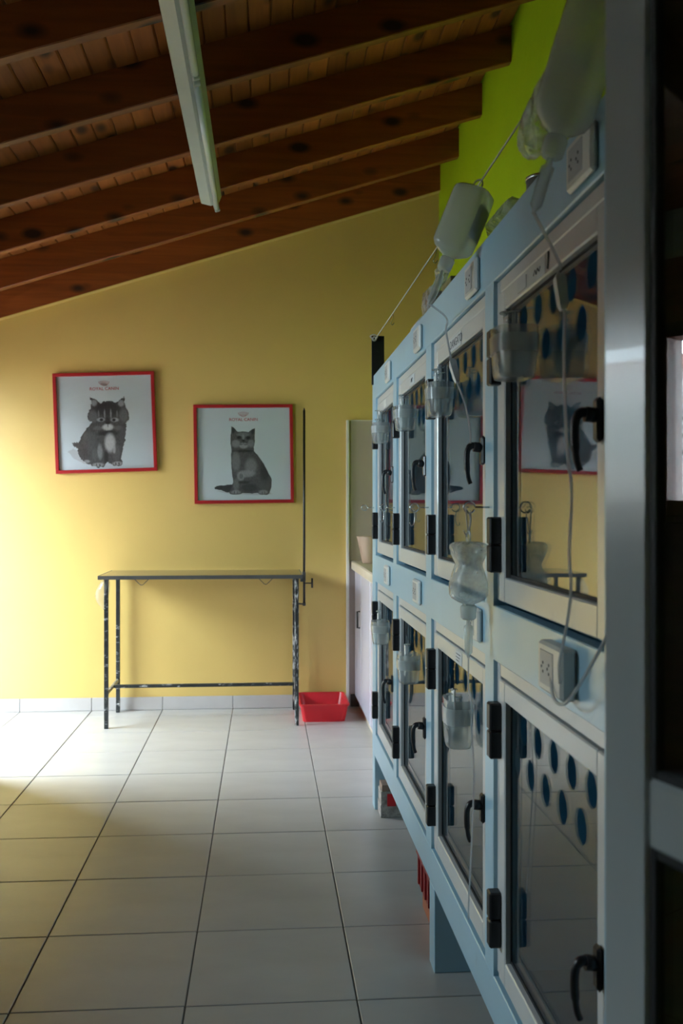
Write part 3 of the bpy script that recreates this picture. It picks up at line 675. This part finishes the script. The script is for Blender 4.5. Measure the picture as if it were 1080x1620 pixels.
def soft_print(name, tone, spots):
    """printed photograph of fur: soft-edged tonal patches over a streaky ground"""
    m, nt, n, l, b = new_mat(name)
    tc = n.new('ShaderNodeTexCoord'); nz = n.new('ShaderNodeTexNoise'); nz.inputs['Scale'].default_value = 160; nz.inputs['Detail'].default_value = 2
    l.new(tc.outputs['Object'], nz.inputs[0]); sb = n.new('ShaderNodeVectorMath'); sb.operation = 'SUBTRACT'; sb.inputs[1].default_value = (.5, .5, .5)
    l.new(nz.outputs['Color'], sb.inputs[0]); sc = n.new('ShaderNodeVectorMath'); sc.operation = 'SCALE'; sc.inputs['Scale'].default_value = .006
    l.new(sb.outputs[0], sc.inputs[0]); ad = n.new('ShaderNodeVectorMath'); l.new(tc.outputs['Object'], ad.inputs[0]); l.new(sc.outputs[0], ad.inputs[1])
    st = noise(n, l, (150, 1, 60), 1, 5, .7); rp = ramp(n, [(.3, (tone[0],) * 3), (.7, (tone[1],) * 3)]); l.new(st.outputs[0], rp.inputs[0]); cur = rp.outputs[0]
    for (x, z), rx, rz, v, al in spots:
        mp = n.new('ShaderNodeMapping'); mp.inputs['Location'].default_value = (-x / rx, 0, -z / rz); mp.inputs['Scale'].default_value = (1 / rx, 0, 1 / rz)
        ln_ = n.new('ShaderNodeVectorMath'); ln_.operation = 'LENGTH'; mr = n.new('ShaderNodeMapRange'); mr.interpolation_type = 'SMOOTHSTEP'
        mr.inputs[1].default_value = 1.25; mr.inputs[2].default_value = .6; mr.inputs[3].default_value = 0; mr.inputs[4].default_value = al
        l.new(ad.outputs[0], mp.inputs[0]); l.new(mp.outputs[0], ln_.inputs[0]); l.new(ln_.outputs['Value'], mr.inputs[0])
        mx = n.new('ShaderNodeMix'); mx.data_type = 'RGBA'; mx.inputs[7].default_value = (v, v * 1.03, v * 1.06, 1)
        l.new(mr.outputs[0], mx.inputs[0]); l.new(cur, mx.inputs[6]); cur = mx.outputs[2]
    rs = ramp(n, [(.28, (.62,) * 3), (.72, (1.0,) * 3)]); l.new(st.outputs[0], rs.inputs[0])
    mu = n.new('ShaderNodeMix'); mu.data_type = 'RGBA'; mu.blend_type = 'MULTIPLY'; mu.inputs[0].default_value = 1; l.new(cur, mu.inputs[6]); l.new(rs.outputs[0], mu.inputs[7])
    l.new(mu.outputs[2], b.inputs['Base Color']); b.inputs['Roughness'].default_value = .6; return m
LOGO = [(530, 192), (478, 186)]
c1 = [
 ('shade_print', 'printshade', fluff([(190, 790), (240, 765), (300, 800), (420, 925), (340, 905), (250, 860)], 6, 1)),
 ('cat_print', None, fluff([(228, 710), (262, 702), (296, 704), (310, 650), (348, 592), (388, 545), (412, 512), (384, 486), (378, 436), (398, 385), (410, 330), (398, 268), (440, 290), (494, 330), (530, 312), (600, 306), (640, 322), (680, 290), (718, 266), (722, 330), (738, 380), (762, 432), (758, 484), (732, 512), (738, 565), (730, 625), (726, 690), (706, 745), (696, 800), (690, 862), (706, 892), (690, 916), (640, 924), (590, 906), (562, 890), (540, 906), (530, 930), (470, 940), (420, 922), (368, 900), (320, 870), (290, 820), (284, 760), (250, 746)], 7, 2, 7))]
s1 = [(470, 565, 46, 22, .20, .6), (664, 562, 46, 22, .20, .6), (360, 640, 26, 40, .16, .6), (440, 820, 26, 60, .14, .6),
 (562, 385, 125, 75, .014, .85), (425, 455, 44, 62, .17, .75), (712, 445, 44, 66, .17, .75), (436, 328, 30, 32, .36, .9), (688, 328, 30, 32, .36, .9),
 (562, 500, 26, 42, .014, .9), (498, 486, 40, 20, .45, .95), (628, 486, 40, 20, .45, .95), (504, 487, 19, 15, .004, 1), (620, 487, 19, 15, .004, 1),
 (564, 556, 54, 32, .70, 1), (564, 516, 20, 14, .006, 1), (564, 542, 4, 18, .02, .9), (534, 430, 8, 46, .36, .8), (592, 428, 8, 48, .36, .8), (478, 430, 8, 36, .28, .6), (650, 430, 8, 36, .28, .6),
 (570, 615, 105, 26, .012, .85), (585, 705, 52, 92, .60, .9), (395, 690, 66, 100, .12, .6), (330, 790, 40, 60, .05, .5), (490, 790, 26, 78, .36, .7), (548, 840, 22, 66, .012, .9),
 (642, 800, 40, 82, .14, .65), (624, 765, 14, 44, .5, .7), (700, 620, 25, 100, .09, .55), (474, 914, 56, 20, .42, .85), (655, 900, 50, 20, .42, .85), (370, 882, 30, 16, .42, .85),
 (458, 918, 5, 16, .005, 1), (490, 918, 5, 16, .005, 1), (638, 903, 5, 16, .005, 1), (668, 903, 5, 16, .005, 1)]
picture(-1.020, 1.850, .640, R(-2.0), 'red framed picture of a fluffy seated kitten with white chest, slightly crooked', c1, (541, 512), 885, R(2.0), s1, (.028, .115))
c2 = [
 ('shade_print', 'printshade', fluff([(205, 815), (360, 850), (560, 862), (740, 852), (720, 835), (400, 830)], 3, 21)),
 ('tail_print', 'fur2d', fluff([(222, 788), (262, 775), (335, 768), (390, 764), (390, 830), (340, 836), (280, 816), (226, 806)], 3, 22)),
 ('cat_print', None, fluff([(368, 300), (372, 246), (398, 262), (426, 296), (480, 290), (524, 298), (556, 270), (580, 262), (580, 322), (579, 382), (570, 432), (572, 466), (612, 510), (660, 582), (702, 662), (730, 722), (726, 792), (710, 842), (690, 856), (630, 856), (604, 838), (560, 846), (470, 842), (440, 854), (366, 854), (352, 838), (376, 780), (388, 740), (378, 680), (371, 600), (368, 500), (374, 456), (362, 402), (364, 342)], 2, 23))]
s2 = [(390, 284, 15, 26, .016, .9), (562, 294, 15, 24, .016, .9), (478, 318, 60, 20, .17, .6), (440, 345, 21, 16, .005, 1), (520, 348, 21, 16, .005, 1), (478, 342, 11, 26, .24, .7),
 (410, 400, 40, 36, .22, .75), (546, 400, 32, 36, .19, .75), (480, 418, 42, 26, .27, .85), (478, 373, 14, 10, .006, 1), (478, 392, 3, 12, .008, .9), (458, 408, 20, 4, .01, .9), (498, 408, 20, 4, .01, .9),
 (475, 466, 100, 13, .014, .85), (412, 560, 40, 90, .18, .7), (545, 600, 55, 75, .20, .7), (505, 668, 80, 34, .23, .8), (455, 692, 34, 40, .25, .8), (458, 690, 20, 26, .09, .8), (480, 745, 60, 14, .015, .8),
 (665, 650, 40, 120, .03, .7), (530, 795, 75, 42, .028, .75), (665, 770, 46, 52, .08, .5), (412, 770, 28, 60, .16, .65), (410, 832, 46, 18, .24, .75), (655, 832, 44, 20, .24, .75),
 (398, 836, 3, 14, .006, .9), (426, 836, 3, 14, .006, .9), (645, 838, 3, 14, .006, .9), (668, 836, 3, 14, .006, .9)]
picture(-.136, 1.652, .640, R(-.8), 'red framed picture of a grey seated cat raising one paw', c2, (482, 492), 822, R(.8), [(a, b, c, d, e * 1.5 if e > .05 else e, f) for a, b, c, d, e, f in s2], (.05, .13))

# ------------------------------------------------------------------ grooming table
gt = thing('grooming_table', (-.37, 6.06, 0), 'black steel grooming table with brown reflective top under the pictures', 'table')
put('table_top', MB().box(-.975, .222, 5.800, 6.325, .884, .902, .003), 'topsteel', gt)
put('top_rim', MB().box(-.978, .225, 5.796, 5.8005, .880, .9025, .001).box(-.978, -.9745, 5.80, 6.325, .880, .9025, .001).box(.2215, .225, 5.80, 6.325, .880, .9025, .001), 'darkgrey', gt)
r_ = .012
for x, m in ((-.932, 'wrapless'), (.190, 'wrap')):
    for y in (5.825, 6.285): put('leg', MB().box(x - r_, x + r_, y - r_, y + r_, .0, .884, .002), m, gt)
    put('stretcher', MB().box(x - .008, x + .008, 5.837, 6.273, .195, .215, .002), 'wrap', gt)
put('stretcher', MB().box(-.924, .182, 6.05, 6.07, .196, .216, .002), 'wrapless', gt)
for x in (-.725, .005):
    put('leash_hook', MB().tube([(x - .040, 5.812, .884), (x - .040, 5.812, .880), (x - .008, 5.812, .848), (x, 5.812, .846), (x + .008, 5.812, .848), (x + .040, 5.812, .880), (x + .040, 5.812, .884)], .0022, 6), 'darkgrey', gt)
put('screw_head', MB().loft([((-.43, 5.812, .878), .008, .008), ((-.43, 5.812, .884), .010, .010)], 10), 'darkgrey', gt)
# grooming arm clamped to the right edge
ga = put('grooming_arm', MB().tube([(.236, 5.86, .715), (.236, 5.86, 1.890)], .0075, 10).tube([(.236, 5.86, 1.888), (.236, 5.86, 1.905)], [.006, .002], 8), 'black', gt, label='tall black grooming arm clamped to the table edge')
put('clamp', MB().box(.212, .2445, 5.842, 5.878, .858, .8795, .002).box(.2255, .2445, 5.842, 5.878, .8795, .918, .002), 'darkgrey', ga)
put('knob', MB().tube([(.240, 5.86, .848), (.284, 5.86, .848)], .0038, 8).tube([(.284, 5.86, .820), (.284, 5.86, .878)], .0062, 8), 'black', ga)
put('foot', MB().tube([(.236, 5.86, .722), (.202, 5.85, .726)], .005, 8).tube([(.236, 5.86, .712), (.236, 5.86, .732)], .010, 10), 'black', ga)
bag_rnd = random.Random(21)
pb = MB().loft([((-.932, 5.83, .878), .016, .022), ((-.940, 5.835, .860), .026, .034), ((-.952, 5.84, .825), .036, .040), ((-.960, 5.842, .785), .038, .036), ((-.958, 5.842, .745), .030, .026), ((-.950, 5.84, .715), .016, .014), ((-.946, 5.84, .700), .004, .004)], 20, False, True, True, .07, bag_rnd)
o = put('plastic_bag', pb, 'sheer', None, Vector((-.94, 5.84, .735))); tag(o, 'thin clear plastic bag tied round the left leg of the grooming table', 'plastic bag')

# ------------------------------------------------------------------ litter tray
lt = thing('litter_tray', (.36, 6.08, 0), 'empty red plastic litter tray on the floor beside the table leg', 'tray')
def rr(x0, x1, y0, y1, z, r=.03, n=4):
    out = []
    for cx, cy, a0 in ((x1 - r, y1 - r, 0), (x0 + r, y1 - r, 90), (x0 + r, y0 + r, 180), (x1 - r, y0 + r, 270)):
        for k in range(n + 1): a = R(a0 + 90 * k / n); out.append((cx + r * math.cos(a), cy + r * math.sin(a), z))
    return out
def shell(rings, cap0=True, cap1=True):
    mb = MB(); n = len(rings[0]); mb.add([p for rg in rings for p in rg], [(i * n + k, i * n + (k + 1) % n, (i + 1) * n + (k + 1) % n, (i + 1) * n + k) for i in range(len(rings) - 1) for k in range(n)], False)
    if cap0: mb.f.append(tuple(range(n))[::-1]); mb.sm.append(False)
    if cap1: mb.f.append(tuple(range((len(rings) - 1) * n, len(rings) * n))); mb.sm.append(False)
    return mb
put('tray_body', shell([rr(.232, .488, 5.905, 6.25, 0), rr(.212, .508, 5.875, 6.28, .108), rr(.218, .502, 5.881, 6.274, .108), rr(.238, .482, 5.911, 6.244, .006)]), 'red', lt)
put('rim', shell([rr(.208, .512, 5.871, 6.284, .100), rr(.206, .514, 5.869, 6.286, .111), rr(.217, .503, 5.880, 6.275, .112), rr(.217, .503, 5.880, 6.275, .100)], False, False), 'red', lt)

# ------------------------------------------------------------------ side counter behind the cages
sc_ = thing('base_cabinet', (.85, 5.30, 0), 'lavender white base cabinet between the cages and the yellow wall', 'cabinet')
put('body', MB().box(.606, XR - .005, 4.28, 6.335, .075, .898), 'lav', sc_)
put('plinth', MB().box(.616, XR - .005, 4.28, 6.335, 0, .075), 'worktop', sc_)
for k, (a, b) in enumerate(((5.935, 6.325), (5.42, 5.915), (4.90, 5.40), (4.29, 4.88))):
    d = put('door', MB().box(.586, .606, a, b, .080, .890, .003), 'lav', sc_)
    if k == 0: put('handle', MB().tube([(.588, a + .05, .66), (.570, a + .05, .66), (.570, a + .05, .56), (.588, a + .05, .56)], .006, 8), 'black', d)
wt = put('worktop', MB().box(.562, XR - .003, 4.262, 6.336, .900, .957, .006), 'worktop', None, Vector((.85, 5.3, .9))); tag(wt, 'cream worktop on the base cabinet in the back corner', 'worktop')
sp = thing('wall_panel', (.85, YB, 0), 'beige panel with white edging on the end wall behind the worktop', 'wall panel')
put('panel', MB().box(.548, XR - .002, YB - .010, YB - .0005, .085, 1.872, .001), 'splash', sp)
put('edge_strip', MB().box(.530, .548, YB - .030, YB - .0005, .0, 1.876, .002).box(.548, XR - .002, YB - .014, YB - .0005, 1.872, 1.878, .001), 'trimwhite', sp)
jg = thing('measuring_jug', (.665, 6.05, .957), 'tan plastic jug with a pouring lip on the worktop', 'jug')
jb = MB(); jz = .9575; jx, jy = .662, 6.05
prof = [(.052, 0), (.055, .004), (.064, .15), (.068, .162), (.068, .168), (.062, .165), (.053, .008)]
n = 28; v = []
for r0, z in prof:
    for k in range(n):
        a = 2 * math.pi * k / n; lip = 1 + (.34 * math.exp(-((a - math.pi) / .22) ** 2) if z > .14 else 0); v.append((jx + r0 * lip * math.cos(a), jy + r0 * math.sin(a), jz + z))
jb.add(v, [(i * n + k, i * n + (k + 1) % n, (i + 1) * n + (k + 1) % n, (i + 1) * n + k) for i in range(len(prof) - 1) for k in range(n)], True)
jb.f.append(tuple(range(n))[::-1]); jb.sm.append(False); jb.f.append(tuple(range((len(prof) - 1) * n, len(prof) * n))); jb.sm.append(False)
put('jug_body', jb, 'tan', jg)
put('handle', MB().tube(spline([(jx + .060, jy, jz + .145), (jx + .095, jy, jz + .140), (jx + .100, jy, jz + .09), (jx + .090, jy, jz + .045), (jx + .056, jy, jz + .035)], 6), .007, 8), 'tan', jg)

# ------------------------------------------------------------------ fluorescent batten under the rafters
sl = math.atan(SL); lx_ = -.285
lp = thing('fluorescent_batten', (lx_, 3.9, ZC(lx_) - .001), 'white fluorescent batten light, switched off, under the rafters', 'lamp', rot=(0, -sl, 0))
put('housing', MB().prism([(-.056, -1.9, -.004), (.056, -1.9, -.004), (.056, -1.9, -.016), (.030, -1.9, -.046), (-.012, -1.9, -.046), (-.056, -1.9, -.020)], (0, 3.14, 0)), 'lampwhite', lp)
put('fixing_plate', MB().box(-.056, .056, -1.9, 1.24, -.0045, -.0005), 'lampwhite', lp)
for a, b in ((-1.86, -.36), (-.28, 1.215)):
    put('tube', MB().tube([(.014, a, -.070), (.014, b, -.070)], .0145, 16), 'tubewhite', lp)
for y in (-1.875, -.345, -.295, 1.225):
    put('lamp_holder', MB().box(.000, .028, y - .012, y + .012, -.088, -.044, .004), 'lampwhite', lp)
put('tube_cap', MB().tube([(.014, 1.236, -.070), (.014, 1.262, -.070)], [.013, .010], 12), 'tubewhite', lp)

# ------------------------------------------------------------------ yard outside the window (seen mirrored in the door leaf)
tag(put('ground', MB().box(-14, XL - .15, -6, 14, -.25, -.10), 'paving'), 'paved yard outside the window', 'ground', kind='structure')
tag(put('sky_blocking_roof', MB().box(-3.3, XL - .15, -2.0, 4.3, 2.16, 2.24), 'framewood'), 'unseen roof added outside over the window to hold back the high sky', 'porch roof', kind='structure')  # added out of view so less high sky reaches the near floor
hs = thing('neighbour_house', (-7.2, 6.5, -.1), 'pinkish plastered house across the yard, seen mirrored in the leaf', 'house')
put('wall', MB().box(-8.6, -6.4, 3.0, 9.0, -.1, 2.55), 'plaster', hs)
put('parapet', MB().box(-8.65, -6.35, 2.95, 9.05, 2.50, 2.62), 'rooftile', hs)
hg = bmesh.new(); bmesh.ops.create_cube(hg, size=1); bmesh.ops.subdivide_edges(hg, edges=hg.edges, cuts=9, use_grid_fill=True); rh = random.Random(31); hm = MB()
hm.add([(-5.15 + v.co.x * .5 + rh.uniform(-.05, .05), 3.75 + v.co.y * 2.7 + rh.uniform(-.06, .06), max(-.1, .95 + v.co.z * 2.1 + rh.uniform(-.06, .06))) for v in hg.verts], [tuple(v.index for v in f.verts) for f in hg.faces]); hg.free()
tag(put('hedge', hm, 'hedge', None, Vector((-5.15, 3.75, -.1))), 'dark green hedge behind the lattice fence, seen mirrored in the leaf', 'hedge')
lf = thing('lattice_fence', (-4.6, 3.4, -.1), 'white diagonal lattice fence panel in the yard, seen mirrored in the leaf', 'fence')
put('frame', MB().box(-4.63, -4.57, 2.4, 2.45, -.1, 2.07).box(-4.63, -4.57, 4.9, 4.95, -.1, 2.07).box(-4.63, -4.57, 2.45, 4.9, 2.03, 2.07).box(-4.63, -4.57, 2.45, 4.9, 1.58, 1.62), 'lattice', lf)
put('low_wall', MB().box(-4.66, -4.54, 2.40, 4.95, -.1, 1.575), 'plaster', lf)
def clip(c, sgn):
    pts = []
    for z in (1.62, 2.03):
        y = c + sgn * (z - 1.62)
        pts.append((y, z))
    (ya, za), (yb, zb) = pts
    lo, hi = 2.45, 4.9
    def at_y(y): return za + (y - ya) / (yb - ya) * (zb - za)
    P = []
    for y, z in pts: P.append((min(max(y, lo), hi), at_y(min(max(y, lo), hi))))
    return P if abs(P[0][1] - P[1][1]) > .05 and 1.61 < P[0][1] < 2.04 and 1.61 < P[1][1] < 2.04 else None
for sgn, x in ((1, -4.606), (-1, -4.594)):
    for k in range(26):
        P = clip((2.04 if sgn > 0 else 2.45) + .11 * k, sgn)
        if P: put('slat', MB().tube([(x, P[0][0], P[0][1]), (x, P[1][0], P[1][1])], .018, 4, smooth=False), 'lattice', lf)
